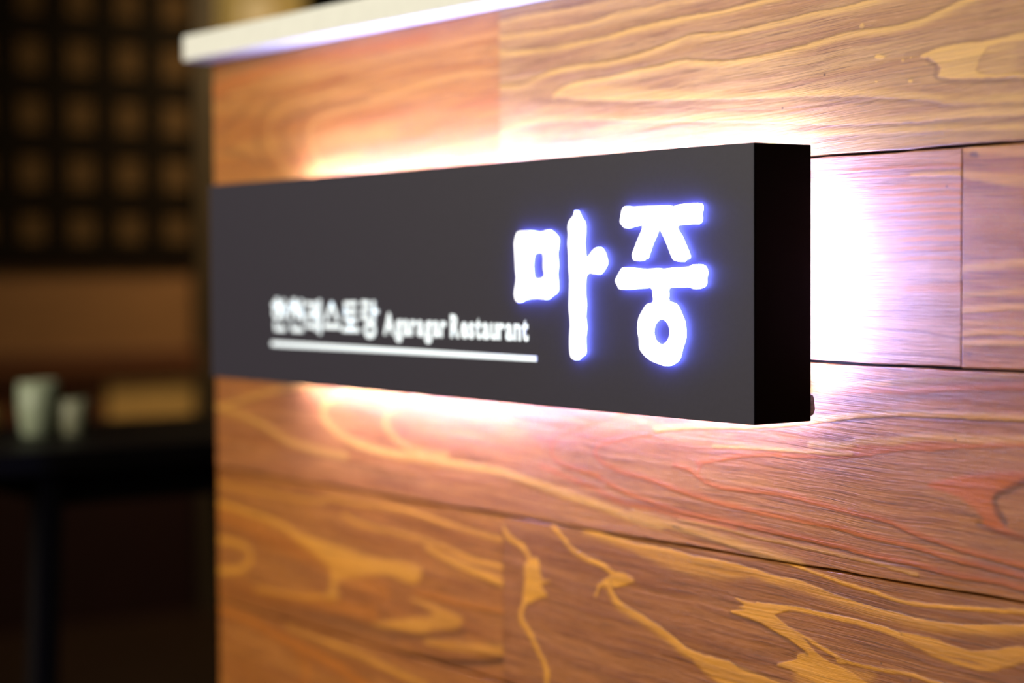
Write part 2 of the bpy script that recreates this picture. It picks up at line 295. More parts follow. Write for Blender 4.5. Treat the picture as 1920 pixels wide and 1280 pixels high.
('B1','o',0.5,2,-1,2.5,0.85,[(-92.9,962.1),(-24.8,965.3),(8.7,967.3),(30.4,970.0),(72.1,973.9),(121.6,973.8)]),
('B1','y',0.5,3,0,2,0.95,[(71.9,1032.8),(85.0,1033.0),(121.3,1031.9)]),
('B1','k',0.7,1.6,0,1.2,0.7,[(-93.0,926.3),(-24.8,930.8),(-13.5,929.8),(19.7,925.6),(41.1,923.6),(82.4,922.9),(95.4,921.0),(121.8,918.8)]),
('B1','k',0.7,2,0,1.2,0.7,[(-93.0,906.9),(-24.8,912.2),(-2.3,907.9),(41.2,906.1),(82.5,906.5),(121.9,903.5)]),
('B1','o',2,5,0,3,0.6,[(61.9,952.4),(82.3,953.3),(121.6,954.1)]),
('B1','k',4,8,0,10,0.3,[(51.6,938.9),(82.4,938.6),(121.7,937.6)]),
('B2','y',3,3,0,4,0.7,[(111.6,1049.6),(140.1,1047.1),(170.5,1044.2),(203.1,1041.8)]),
('B2','y',3,5,0,2.5,0.85,[(111.9,966.6),(145.2,968.8),(170.9,971.1),(212.2,972.7)]),
('B2','y',2,4,0,2.5,0.7,[(112.0,948.1),(150.0,950.7),(171.0,952.2),(212.3,953.3)]),
('B2','y',3.5,4.5,-1,3,0.85,[(112.1,938.1),(150.0,940.3),(171.1,941.2),(212.4,942.2)]),
('B2','y',2,3,0,2.5,0.6,[(112.1,929.5),(171.1,931.0),(212.5,931.9)]),
('B2','y',3,4,-1,3,0.85,[(112.1,922.0),(145.5,924.4),(171.2,924.3),(212.5,925.4)]),
('B2','y',3,3.5,0,2,0.85,[(112.2,915.5),(145.5,917.0),(171.2,917.3),(212.6,918.5)]),
('B2','k',3,4,0,6,0.3,[(112.2,910.7),(171.3,912.6)]),
('A2','y',1.5,2,1,7,0.7,[(-441.1,1190.2),(-408.4,1190.1),(-359.7,1191.0),(-290.6,1190.3),(-255.3,1191.7),(-204.5,1192.4)]),
('A2','k',0.5,0.7,0,1.0,0.5,[(-441.1,1191.8),(-408.4,1191.8),(-359.7,1192.7),(-290.6,1191.9),(-255.3,1193.3),(-204.5,1193.9)]),  # dark twin lines paint the shadow on each ring's upper edge
('A2','y',2,2,1,7,0.8,[(-441.2,1177.1),(-408.6,1176.8),(-346.1,1175.2),(-282.1,1175.5),(-247.0,1179.3),(-204.6,1180.3),(-172.2,1182.2),(-134.7,1183.0)]),
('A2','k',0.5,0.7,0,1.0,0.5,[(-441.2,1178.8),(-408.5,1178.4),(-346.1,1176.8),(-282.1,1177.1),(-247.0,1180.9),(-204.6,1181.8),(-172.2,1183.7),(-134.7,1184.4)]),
('A2','y',2.5,3,1,7,0.9,[(-441.4,1164.1),(-408.7,1162.5),(-346.2,1159.0),(-300.2,1160.2),(-255.4,1161.6),(-221.3,1164.8),(-172.2,1167.0),(-125.5,1167.4),(-92.7,1169.1),(-69.6,1170.6),(-35.9,1171.5)]),
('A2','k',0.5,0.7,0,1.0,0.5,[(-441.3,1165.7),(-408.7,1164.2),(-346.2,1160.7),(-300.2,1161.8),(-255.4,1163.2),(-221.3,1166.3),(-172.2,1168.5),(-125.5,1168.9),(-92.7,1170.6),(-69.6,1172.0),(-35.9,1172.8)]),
('A2','y',2,2.2,1,7,0.85,[(-441.7,1133.6),(-409.0,1131.5),(-375.7,1131.3),(-346.4,1136.8),(-309.0,1140.6),(-255.5,1140.4),(-221.4,1143.0),(-188.4,1147.3),(-164.6,1151.4),(-152.1,1152.3),(-113.5,1150.5),(-75.9,1151.9),(-48.1,1153.4),(-21.7,1155.3),(3.9,1155.7),(37.4,1158.4),(67.7,1160.5)]),
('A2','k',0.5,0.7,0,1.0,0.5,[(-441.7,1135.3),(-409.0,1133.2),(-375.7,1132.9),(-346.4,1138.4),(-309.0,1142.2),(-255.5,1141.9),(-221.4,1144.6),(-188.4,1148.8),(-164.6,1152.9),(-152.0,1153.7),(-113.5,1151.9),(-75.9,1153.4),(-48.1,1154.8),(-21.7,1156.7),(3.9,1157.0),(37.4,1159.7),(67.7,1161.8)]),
('A2','y',3,3,1,7,0.95,[(-331.4,1118.5),(-316.5,1124.3),(-300.4,1126.2),(-255.6,1127.5),(-221.4,1130.0),(-188.4,1131.5),(-166.0,1132.9),(-123.8,1128.3),(-85.2,1128.2),(-39.2,1131.2),(-21.7,1133.0),(3.9,1136.4),(21.1,1137.3),(45.5,1136.8),(77.5,1138.7),(100.4,1143.9),(123.0,1149.4),(142.4,1152.8)]),
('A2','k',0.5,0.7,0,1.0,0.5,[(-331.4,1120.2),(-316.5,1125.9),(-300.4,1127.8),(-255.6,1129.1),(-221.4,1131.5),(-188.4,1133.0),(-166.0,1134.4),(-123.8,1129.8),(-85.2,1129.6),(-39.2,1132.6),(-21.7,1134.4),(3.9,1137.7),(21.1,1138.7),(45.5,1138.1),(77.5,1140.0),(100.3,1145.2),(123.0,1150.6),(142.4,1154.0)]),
('A2','y',2,3,-1,7,0.85,[(-331.4,1117.6),(-291.1,1112.8),(-230.3,1107.1),(-172.4,1103.7),(-85.2,1098.5),(-39.2,1096.7),(12.9,1092.9),(61.6,1088.1),(93.0,1083.2),(108.1,1080.3),(137.9,1079.2),(171.3,1077.9)]),
('A2','k',2.5,2.5,-1,6,0.35,[(-361.8,1116.1),(-291.1,1108.3),(-230.3,1102.7),(-172.4,1099.4),(-85.2,1094.5),(-39.2,1093.2),(12.9,1089.4),(61.6,1085.1),(93.1,1080.3),(108.1,1077.4),(137.9,1076.4),(171.3,1075.1)]),
('A2','k',0.5,0.8,0,1,0.5,[(-218.2,1099.2),(-172.4,1096.9),(-92.8,1088.5),(-39.2,1087.2),(12.9,1087.1),(38.1,1086.4)]),
('A2','y',2,3,-1,8,0.6,[(-409.4,1089.9),(-362.0,1095.6),(-291.2,1094.8),(-218.3,1089.2),(-153.5,1085.5),(-75.4,1079.6),(-4.5,1073.6),(45.7,1071.5),(77.8,1070.6),(123.4,1070.9),(171.4,1068.8)]),
('A2','k',1.5,3,1,6,0.4,[(-35.9,1072.0),(-4.5,1070.8),(45.7,1068.9),(77.8,1068.0),(123.4,1068.0),(171.4,1066.0)]),
('A2','y',2,3.5,0,4,0.7,[(-69.6,1062.7),(-39.2,1065.4),(12.9,1066.3),(61.7,1064.2),(93.1,1063.4),(138.0,1061.0),(171.4,1060.0)]),
('A2','k',1.5,3,1,6,0.4,[(-39.2,1062.6),(13.0,1063.6),(61.7,1061.5),(93.1,1060.8),(138.0,1058.5),(171.4,1057.6)]),
('A2','k',1.5,1.5,0,2,0.5,[(87.2,1111.6),(95.8,1106.4),(93.5,1100.0),(108.0,1094.8),(138.2,1092.8),(171.2,1090.8)]),
('A2','k',1,1,1,4,0.35,[(67.9,1117.8),(89.6,1120.2),(115.3,1122.1),(137.6,1121.7),(171.0,1124.0)]),
('A1','y',3,3,1,6,0.55,[(-400.5,1178.8),(-457.9,1177.3),(-527.5,1174.0),(-620.8,1172.1),(-696.0,1167.9),(-804.1,1164.0),(-916.0,1161.0)]),
('A1','y',2,2,0,4,0.5,[(-400.6,1166.5),(-458.0,1169.0),(-527.6,1167.4),(-596.8,1165.9),(-670.5,1164.2)]),
('A1','y',3,3,1,5,0.6,[(-400.7,1158.4),(-458.1,1160.2),(-527.6,1162.4),(-596.9,1159.6),(-670.7,1153.5),(-722.6,1145.5),(-787.8,1140.2),(-821.9,1128.4),(-828.0,1108.8),(-805.7,1084.9),(-767.3,1057.9)]),
('A1','y',3,3,1,5,0.7,[(-400.8,1144.2),(-458.3,1146.6),(-527.9,1143.8),(-573.7,1138.2),(-646.0,1130.4),(-696.7,1127.4),(-731.5,1121.5),(-742.4,1112.2),(-737.3,1095.4),(-713.4,1069.5)]),
('A1','k',3,3,0,5,0.4,[(-631.1,1137.2),(-707.0,1134.6),(-765.9,1130.4),(-793.7,1122.6),(-799.6,1110.0),(-783.1,1092.2),(-756.2,1065.8)]),
('A1','k',3,3,0,5,0.35,[(-749.5,1132.0),(-760.7,1116.1),(-755.6,1099.2)]),
('A1','k',3,3,0,6,0.35,[(-810.1,1147.5),(-844.8,1135.6),(-856.8,1119.1),(-851.4,1098.6),(-823.0,1074.3)]),
('A1','k',3,3,0,6,0.4,[(-880.1,1142.0),(-916.7,1131.5),(-935.7,1114.9)]),
('A1','k',3,3,0,6,0.4,[(-929.7,1102.7),(-893.1,1096.1),(-857.6,1085.6)]),
('A1','o',6,6,0,8,0.6,[(-953.2,1169.7),(-891.3,1176.7),(-809.3,1184.2),(-721.8,1187.6),(-620.6,1186.2),(-527.3,1187.5)]),
('A1','k',3,3,0,5,0.3,[(-952.7,1187.6),(-890.9,1193.0),(-809.1,1196.1)]),
('A1','k',3,3,0,5,0.3,[(-952.9,1180.5),(-891.1,1185.4),(-855.3,1191.0)]),
('A1','o',4,4,0,5,0.5,[(-564.9,1099.1),(-510.6,1100.9),(-458.8,1100.2),(-401.2,1101.4)]),
]
GP = [
('D1','y',4.5,0.75,[(-785.6,686.1),(-704.4,685.0),(-628.3,680.2),(-580.1,682.2),(-544.8,679.8),(-547.7,666.4),(-564.4,663.2),(-604.2,665.5),(-653.6,657.1),(-697.8,647.1),(-694.9,630.9),(-719.2,626.5),(-710.4,645.5),(-718.5,661.1),(-772.4,678.4)]),
('D1','y',4,0.65,[(-617.5,616.3),(-629.4,611.8),(-581.0,614.7),(-543.7,616.7),(-523.7,623.3),(-483.7,630.8),(-475.0,638.1),(-485.3,644.2),(-543.3,648.4),(-561.8,646.9),(-523.5,638.8),(-571.4,626.7)]),
('D2','y',1,0.95,[(-377.8,702.7),(-359.0,712.2),(-352.9,694.8),(-340.7,693.6),(-353.0,687.7),(-345.4,680.2),(-359.3,675.5),(-379.7,668.8),(-377.1,693.2)]),
('D2','y',0.8,0.95,[(-262.8,706.8),(-243.9,713.7),(-226.7,709.1),(-233.6,705.1),(-254.4,699.2),(-272.1,698.3)]),
('D2','y',3,0.8,[(-161.0,659.2),(-123.4,657.5),(-99.2,657.3),(-69.8,653.9),(-35.7,651.6),(-69.8,637.4),(-129.6,641.6)]),
('D2','y',6,0.55,[(-254.2,741.3),(-186.6,738.3),(-129.4,734.7),(-81.4,731.5),(-129.5,722.4),(-193.2,726.1)]),
('D2','y',1,0.9,[(49.2,708.0),(75.1,709.6),(93.6,709.0),(111.2,706.8),(128.8,705.9),(145.7,709.3),(162.6,714.1),(173.5,715.5),(201.3,718.8),(201.3,713.2),(173.6,709.4),(158.2,703.3),(144.8,697.5),(128.9,698.6),(112.6,698.9),(93.6,699.6),(75.2,703.1)]),
('D2','y',0.7,0.97,[(-110.0,699.7),(-99.2,697.1),(-78.5,695.1),(-64.0,691.0),(-43.0,686.0),(-30.1,680.0),(-38.5,676.6),(-38.5,673.4),(-61.1,665.6),(-43.0,663.7),(-21.8,659.2),(18.4,657.1),(39.2,663.8),(18.4,672.0),(-2.8,676.4),(-18.0,680.7),(-29.0,688.2),(-46.9,694.4),(-64.0,702.1),(-46.9,709.8),(-81.4,709.1),(-106.3,710.3),(-96.2,706.7),(-103.4,703.6),(-94.4,703.2)]),
('D2','y',8,0.5,[(-35.7,675.8),(-2.8,675.2),(39.1,675.4),(18.4,657.1),(-35.7,651.6)]),
('D2','y',0.5,0.85,[(1.4,681.0),(7.8,679.7),(13.1,678.6),(5.2,676.5),(0.4,677.7)]),
('C','o',3,0.6,[(-3.1,836.9),(28.5,840.7),(58.9,842.8),(97.8,848.5),(116.6,848.4),(97.8,842.6),(63.9,840.9),(38.7,836.4),(12.8,833.3)]),
('C','k',5,0.35,[(-93.1,842.0),(-35.8,846.5),(-3.1,845.1),(18.1,843.8),(-3.1,836.9),(-69.7,832.1),(-105.0,836.2)]),
('C','o',3,0.9,[(89.8,815.9),(112.5,823.4),(141.4,828.8),(172.8,832.5),(204.7,835.1),(204.7,829.5),(172.9,824.7),(155.4,817.4),(146.0,812.6),(150.5,805.4),(155.5,794.8),(173.1,788.5),(198.7,787.1),(188.2,785.2),(170.1,786.7),(146.1,790.2),(137.5,792.9),(134.8,800.2),(117.2,809.9)]),
('C','k',10,0.1,[(-845.7,817.7),(-771.6,833.2),(-728.2,832.6),(-728.7,804.8),(-707.8,789.6),(-772.5,787.9),(-822.8,804.6)]),
('B2','y',2,0.8,[(111.6,1033.9),(140.2,1031.2),(170.5,1028.8),(220.3,1026.4),(220.4,1016.1),(170.6,1020.2),(140.3,1024.9),(111.6,1030.5)]),
('B2','k',1.5,0.8,[(124.0,1045.6),(130.4,1046.0),(133.1,1043.7),(130.4,1042.1),(124.9,1043.1)]),
('B2','k',1.5,0.6,[(121.9,910.1),(127.4,910.6),(129.2,908.5),(125.6,907.3)]),
('A2','y',4,0.6,[(-327.7,1118.3),(-298.2,1124.2),(-255.6,1120.9),(-178.8,1111.4),(-104.6,1104.1),(-166.0,1103.2),(-230.3,1107.1),(-291.1,1113.3)]),
('A2','y',0.8,0.95,[(81.5,1114.7),(95.7,1118.9),(115.4,1120.3),(137.7,1119.6),(171.1,1122.6),(202.7,1124.2),(202.7,1119.1),(171.1,1117.4),(144.8,1116.4),(136.3,1112.6),(130.5,1101.6),(137.8,1097.5),(171.2,1095.4),(202.9,1092.4),(202.9,1089.6),(171.2,1092.6),(108.0,1096.7),(95.8,1099.8),(99.1,1105.4),(89.6,1111.7)]),
('A2','y',6,0.35,[(136.3,1112.6),(160.3,1116.3),(160.4,1098.7),(133.7,1100.3)]),
('A2','y',0.6,1,[(24.2,1141.2),(25.2,1142.6),(26.8,1142.9),(28.3,1142.1),(29.3,1140.7),(28.3,1139.3),(26.8,1139.1),(25.0,1139.8)]),
('A2','y',0.6,1,[(37.5,1117.9),(39.7,1119.1),(43.1,1119.1),(46.4,1118.3),(48.6,1116.9),(46.4,1115.8),(43.1,1115.7),(39.2,1116.6)]),
('A2','y',0.6,1,[(63.5,1113.3),(64.1,1114.2),(64.9,1114.3),(65.8,1113.9),(66.4,1113.1),(65.8,1112.2),(65.0,1112.1),(63.9,1112.5)]),
('A2','y',0.6,1,[(68.9,1098.3),(69.9,1099.5),(71.3,1099.6),(72.8,1099.1),(73.8,1098.0),(72.8,1096.8),(71.4,1096.7),(69.7,1097.2)]),
('A2','y',0.6,1,[(38.8,1100.4),(39.3,1101.0),(40.1,1101.0),(40.9,1100.8),(41.4,1100.2),(40.9,1099.6),(40.1,1099.5),(39.2,1099.8)]),
('A2','y',0.6,1,[(70.8,1114.5),(71.2,1115.1),(71.8,1115.2),(72.4,1114.9),(72.8,1114.4),(72.4,1113.8),(71.8,1113.7),(71.1,1114.0)]),
]
GLYPHS = [[[(-270.14,998.72),(-256.93,998.72),(-247.2,997.72),(-237.27,998.13),(-233.18,998.99),(-227.29,996.2),(-222.52,992.05),(-223.18,985.09),(-224.54,980.45),(-223.48,971.14),(-224.66,964.15),(-223.77,957.17),(-224.23,950.17),(-231.33,946.61),(-236.4,943.99),(-247.6,944.35),(-263.47,943.72),(-269.78,942.1),(-272.68,941.23),(-275.47,943.23),(-276.86,948.61),(-274.18,959.39),(-275.09,968.95),(-275.98,980.91),(-276.5,989.28),(-274.02,995.81)],[(-253.25,980.71),(-239.86,980.82),(-237.96,977.05),(-238.02,968.85),(-236.76,962.98),(-242.18,960.4),(-254.0,960.38),(-256.3,966.53),(-256.44,973.63)]],[[(-197.2,1013.79),(-195.83,1012.27),(-193.17,1008.2),(-189.61,1004.69),(-188.49,1000.67),(-188.9,993.84),(-189.66,988.14),(-188.63,978.99),(-187.06,974.64),(-180.75,977.79),(-175.46,982.28),(-170.61,984.5),(-166.92,983.1),(-163.8,979.35),(-161.63,972.58),(-164.59,968.08),(-169.37,964.13),(-174.65,964.14),(-181.29,965.28),(-187.01,963.57),(-188.75,959.57),(-189.18,950.42),(-188.16,938.99),(-188.94,930.96),(-187.91,921.83),(-189.06,912.63),(-188.75,902.32),(-190.77,899.96),(-193.5,899.3),(-196.15,896.9),(-198.19,896.49),(-202.18,897.85),(-204.27,902.98),(-204.55,913.37),(-203.55,924.94),(-205.13,937.61),(-204.69,948.0),(-204.24,959.54),(-205.1,968.76),(-205.39,979.13),(-206.25,988.36),(-205.47,995.25),(-206.17,1001.02),(-204.08,1006.16),(-199.52,1009.49),(-197.99,1012.32)]],[[(-136.48,1015.39),(-129.17,1014.96),(-112.27,1015.03),(-90.9,1014.96),(-82.66,1013.86),(-72.93,1015.29),(-55.19,1015.51),(-52.36,1011.73),(-53.65,1007.53),(-53.13,1003.29),(-56.22,1000.39),(-65.36,1000.16),(-80.01,999.06),(-74.47,990.92),(-69.72,983.36),(-66.16,976.91),(-66.87,975.0),(-70.35,974.59),(-72.67,972.89),(-79.23,973.57),(-82.55,975.42),(-85.61,980.3),(-88.03,984.65),(-92.92,992.29),(-98.8,998.9),(-103.81,992.46),(-108.83,984.89),(-112.19,978.36),(-113.84,975.63),(-116.47,975.32),(-118.61,974.02),(-126.08,974.28),(-128.22,978.49),(-126.25,982.34),(-122.84,988.36),(-116.3,999.79),(-126.04,1000.32),(-135.66,998.85),(-140.26,1001.39),(-142.35,1003.65),(-141.47,1008.08),(-139.87,1013.04)]],[[(-137.07,968.79),(-131.24,968.55),(-114.23,967.63),(-102.53,968.25),(-94.27,967.8),(-82.79,968.63),(-65.07,969.44),(-59.63,971.01),(-51.02,970.24),(-47.48,965.68),(-48.61,960.92),(-48.87,956.69),(-51.01,954.56),(-58.25,952.93),(-65.23,954.27),(-79.81,953.87),(-89.56,953.28),(-90.1,948.94),(-89.86,944.07),(-82.21,941.99),(-78.57,938.8),(-75.46,934.01),(-72.34,928.69),(-71.28,922.27),(-71.6,915.81),(-74.79,909.27),(-77.17,902.72),(-80.78,898.81),(-89.05,895.58),(-97.43,896.57),(-107.07,898.95),(-115.1,903.07),(-119.8,907.88),(-120.55,914.49),(-122.2,922.18),(-121.02,929.93),(-117.28,935.51),(-111.66,941.08),(-104.69,943.14),(-104.83,948.82),(-106.93,953.4),(-119.39,953.11),(-141.33,952.2),(-145.51,955.19),(-148.11,958.76),(-145.32,963.01),(-140.39,968.35)],[(-85.71,921.06),(-86.47,917.4),(-88.68,914.24),(-92.14,912.07),(-96.5,911.22),(-100.88,911.82),(-104.37,913.81),(-106.6,916.87),(-107.36,920.54),(-106.57,924.25),(-104.32,927.42),(-100.81,929.58),(-96.43,930.39),(-92.08,929.74),(-88.63,927.74),(-86.45,924.69)]]]


def catmull(pts, step=2.0, closed=False):
    P = np.array(pts, float); n = len(P)
    if closed: Q = np.vstack([P[-1], P, P[0], P[1]])
    else: Q = np.vstack([2 * P[0] - P[1], P, 2 * P[-1] - P[-2]])
    out = []
    for i in range(1, len(Q) - 2):
        p0, p1, p2, p3 = Q[i - 1:i + 3]
        k = max(1, min(40, int(np.hypot(*(p2 - p1)) / step)))
        t = (np.arange(k) / k)[:, None]
        out.append(0.5 * (2 * p1 + (p2 - p0) * t + (2 * p0 - 5 * p1 + 4 * p2 - p3) * t * t + (3 * p1 - p0 - 3 * p2 + p3) * t ** 3))
    if not closed: out.append(P[-1:])
    return np.vstack(out)
def vnoise(x, z, sx, sz, seed):
    r = np.random.RandomState(seed); T = r.rand(64, 64) * 2 - 1
    u = x / sx; v = z / sz
    i = np.floor(u).astype(int); j = np.floor(v).astype(int); fu = u - i; fv = v - j
    fu = fu * fu * (3 - 2 * fu); fv = fv * fv * (3 - 2 * fv)
    g = lambda a, b: T[a % 64, b % 64]
    return (g(i, j) * (1 - fu) + g(i + 1, j) * fu) * (1 - fv) + (g(i, j + 1) * (1 - fu) + g(i + 1, j + 1) * fu) * fv
def sstep(t):
    t = np.clip(t, 0, 1); return t * t * (3 - 2 * t)
def fields(plank, xs, zs):
    X, Z = np.meshgrid(xs, zs, indexing='ij')       # mm
    Xw = X + 1.2 * vnoise(X, Z, 9, 3.0, 5); Zw = Z + 0.35 * vnoise(X, Z, 7, 3, 1) + 0.22 * vnoise(X, Z, 2.5, 1.5, 2)
    F = {k: np.zeros_like(X) for k in 'yok'}
    for pl, kind, w0, w1, sharp, fade, amp, pts in GL:
        if pl != plank: continue
        if pts[-1][0] > 165 and xs[-1] > 200:
            d = (pts[-1][0] - pts[-2][0]); s = (pts[-1][1] - pts[-2][1]) / d if abs(d) > 1 else 0
            pts = pts + [(pts[-1][0] + 60, pts[-1][1] + 40 * s), (640, pts[-1][1] + 50 * s)]
        c = catmull(pts, 2.5)
        R = fade + max(w0, w1) + 2
        ix = np.where((xs > c[:, 0].min() - R) & (xs < c[:, 0].max() + R))[0]
        iz = np.where((zs > c[:, 1].min() - R) & (zs < c[:, 1].max() + R))[0]
        if len(ix) == 0 or len(iz) == 0: continue
        sl = (slice(ix[0], ix[-1] + 1), slice(iz[0], iz[-1] + 1))
        best = np.full(F['y'][sl].shape, 1e9); side = np.zeros_like(best); wd = np.zeros_like(best)
        tot = np.concatenate([[0], np.cumsum(np.hypot(*np.diff(c, axis=0).T))]); tot /= max(tot[-1], 1e-6)
        for k in range(len(c) - 1):
            a, b = c[k], c[k + 1]
            jx = np.where((xs[ix[0]:ix[-1] + 1] > min(a[0], b[0]) - R) & (xs[ix[0]:ix[-1] + 1] < max(a[0], b[0]) + R))[0]
            jz = np.where((zs[iz[0]:iz[-1] + 1] > min(a[1], b[1]) - R) & (zs[iz[0]:iz[-1] + 1] < max(a[1], b[1]) + R))[0]
            if len(jx) == 0 or len(jz) == 0: continue
            q = (slice(jx[0], jx[-1] + 1), slice(jz[0], jz[-1] + 1))
            px = Xw[sl][q] - a[0]; pz = Zw[sl][q] - a[1]; ex, ez = b - a; L2 = ex * ex + ez * ez + 1e-9
            t = np.clip((px * ex + pz * ez) / L2, 0, 1)
            dx = px - t * ex; dz = pz - t * ez; d = np.hypot(dx, dz)
            mk = d < best[q]
            best[q] = np.where(mk, d, best[q])
            side[q] = np.where(mk, np.sign(ex * pz - ez * px), side[q])     # +1 = left of the direction
            wd[q] = np.where(mk, w0 + (w1 - w0) * (tot[k] + (tot[k + 1] - tot[k]) * t), wd[q])
        half = wd / 2
        hard = 1 - sstep((best - half) / 0.8 + 0.3)
        soft = (1 - sstep((best - half * 0.6) / (fade + 1e-3)))
        soft = soft ** 1.5
        if sharp == 0: val = 1 - sstep((best - half * 0.7) / max(0.8, fade))
        else: val = np.where(side * sharp > 0, hard, np.maximum(soft, 0))
        F[kind][sl] = np.maximum(F[kind][sl], amp * val)
        if sharp != 0 and kind != 'k':      # dark shading painted along the crisp side of a ring
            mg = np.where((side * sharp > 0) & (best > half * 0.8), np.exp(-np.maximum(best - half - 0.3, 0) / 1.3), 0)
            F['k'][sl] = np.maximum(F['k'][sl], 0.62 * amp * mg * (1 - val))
    for pl, kind, soft_, amp, pts in GP:
        if pl != plank: continue
        c = catmull(pts, 2.5, True)
        R = soft_ + 2
        ix = np.where((xs > c[:, 0].min() - R) & (xs < c[:, 0].max() + R))[0]
        iz = np.where((zs > c[:, 1].min() - R) & (zs < c[:, 1].max() + R))[0]
        if len(ix) == 0 or len(iz) == 0: continue
        sl = (slice(ix[0], ix[-1] + 1), slice(iz[0], iz[-1] + 1))
        x = Xw[sl]; z = Zw[sl]; inside = np.zeros(x.shape, bool); best = np.full(x.shape, 1e9)
        for k in range(len(c)):
            a = c[k]; b = c[(k + 1) % len(c)]
            if abs(b[1] - a[1]) > 1e-9:
                cr = ((a[1] > z) != (b[1] > z)) & (x < (b[0] - a[0]) * (z - a[1]) / (b[1] - a[1]) + a[0])
                inside ^= cr
            ex, ez = b - a; L2 = ex * ex + ez * ez + 1e-9
            t = np.clip(((x - a[0]) * ex + (z - a[1]) * ez) / L2, 0, 1)
            best = np.minimum(best, np.hypot(x - a[0] - t * ex, z - a[1] - t * ez))
        sd = np.where(inside, best, -best)
        F[kind][sl] = np.maximum(F[kind][sl], amp * sstep(sd / (soft_ * 1.5) + 0.5))
    # faint unlabelled rings everywhere, so no stretch of board is blank
    ring = np.sin((Z + 6 * vnoise(X, Z, 160, 40, 11) + 1.5 * vnoise(X, Z, 45, 12, 12)) / 1.9)
    F['k'] = np.maximum(F['k'], 0.10 * sstep(ring * 1.4 - 0.6) * (1 - F['y']))
    return X, Z, F

def plank(parent, key, x0, x1, z0, z1, mat, hx, hz, proud=0.0, seed=0):
    """one board: relief-carved front grid and skirts back to the core"""
    fine_to = min(x1, 0.30)
    xs = np.arange(x0, fine_to, hx)
    if x1 > fine_to + 1e-6: xs = np.concatenate([xs, np.linspace(fine_to, x1, 30)])
    else: xs = np.append(xs, x1)
    e = 0.0008
    xs = np.unique(np.concatenate([[x0, x0 + e / 2, x0 + e], xs[(xs > x0 + 1.5 * e) & (xs < x1 - 1.5 * e)], [x1 - e, x1 - e / 2, x1]]))
    zs = np.linspace(z0, z1, max(4, int((z1 - z0) / hz)))
    zs = np.unique(np.concatenate([[z0, z0 + e / 2, z0 + e], zs[(zs > z0 + 1.5 * e) & (zs < z1 - 1.5 * e)], [z1 - e, z1 - e / 2, z1]]))
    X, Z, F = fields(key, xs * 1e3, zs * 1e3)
    nx, nz = X.shape
    # wavering edge along the long joints
    rel = -0.00022 * F['y'] - 0.00016 * F['o'] + 0.0002 * F['k'] + 0.00022 * vnoise(X, Z, 60, 14, 20 + seed) + 0.00006 * vnoise(X, Z, 6, 1.2, 21 + seed)
    dz0 = (Z * 1e-3 - z0); dz1 = (z1 - Z * 1e-3); dx0 = (X * 1e-3 - x0); dx1 = (x1 - X * 1e-3)
    r = 0.0008
    for d_, rr in ((dz0, r), (dz1, r), (dx0, r * 0.5), (dx1, r * 0.5)):
        t = np.clip(1 - d_ / rr, 0, 1); rel = rel + rr * (1 - np.sqrt(np.clip(1 - t * t, 0, 1)))
    Y = rel - proud
    wob = 0.00055 * vnoise(X, 0 * Z, 35, 10, 40 + seed)
    Zo = Z * 1e-3 + wob * np.clip(1 - dz0 / 0.01, 0, 1) - 0.00055 * np.abs(vnoise(X, 0 * Z, 28, 10, 50 + seed)) * np.clip(1 - dz1 / 0.01, 0, 1)
    V = np.stack([X * 1e-3, Y, Zo], -1).reshape(-1, 3)
    idx = np.arange(nx * nz).reshape(nx, nz)
    quads = np.stack([idx[:-1, :-1], idx[1:, :-1], idx[1:, 1:], idx[:-1, 1:]], -1).reshape(-1, 4)
    per = np.concatenate([idx[:, 0], idx[-1, 1:], idx[-2::-1, -1], idx[0, -2:0:-1]])
    back = V[per].copy(); back[:, 1] = 0.012
    n0 = len(V); V = np.vstack([V, back]); bi = n0 + np.arange(len(per))
    sk = np.stack([per, bi, np.roll(bi, -1), np.roll(per, -1)], -1)
    faces = np.vstack([quads, sk])
    me = bpy.data.meshes.new('plank')
    me.vertices.add(len(V)); me.vertices.foreach_set('co', V.astype(np.float32).ravel())
    me.loops.add(len(faces) * 4); me.loops.foreach_set('vertex_index', faces.astype(np.int32).ravel())
    me.polygons.add(len(faces)); me.polygons.foreach_set('loop_start', np.arange(0, len(faces) * 4, 4, dtype=np.int32))
    me.polygons.foreach_set('use_smooth', np.concatenate([np.ones(len(quads), bool), np.zeros(len(sk), bool)]))
    me.update(calc_edges=True)
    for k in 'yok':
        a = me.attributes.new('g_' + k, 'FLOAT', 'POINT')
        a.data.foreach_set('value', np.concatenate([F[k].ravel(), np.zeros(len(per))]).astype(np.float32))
    return link('plank', me, mat, parent)

# ---------------------------------------------------------------- the room
M_floor = plain('dark_floor', srgb(48, 30, 18), 0.35, noise=0.3, scale=4, stretch=(6, 1, 1))
M_wall = plain('dark_wall', srgb(22, 18, 12), 0.85, noise=0.15, scale=3)
M_ceil = plain('dim_ceiling', srgb(60, 50, 40), 0.9, noise=0.05, scale=3)
structure('floor', (-4.5, 3.2, -3.6, 3.4, -0.05, 0), M_floor)
structure('ceiling', (-4.5, 3.2, -3.6, 3.4, 2.7, 2.75), M_ceil)
structure('wall_left', (-4.5, -4.4, -3.6, 3.4, 0, 2.7), M_wall)
structure('wall_back', (-4.4, 3.1, 3.3, 3.4, 0, 2.7), M_wall)
structure('wall_right', (3.1, 3.2, -3.6, 3.4, 0, 2.7), M_wall)
structure('wall_front', (-4.4, 3.1, -3.6, -3.5, 0, 2.7), M_wall)

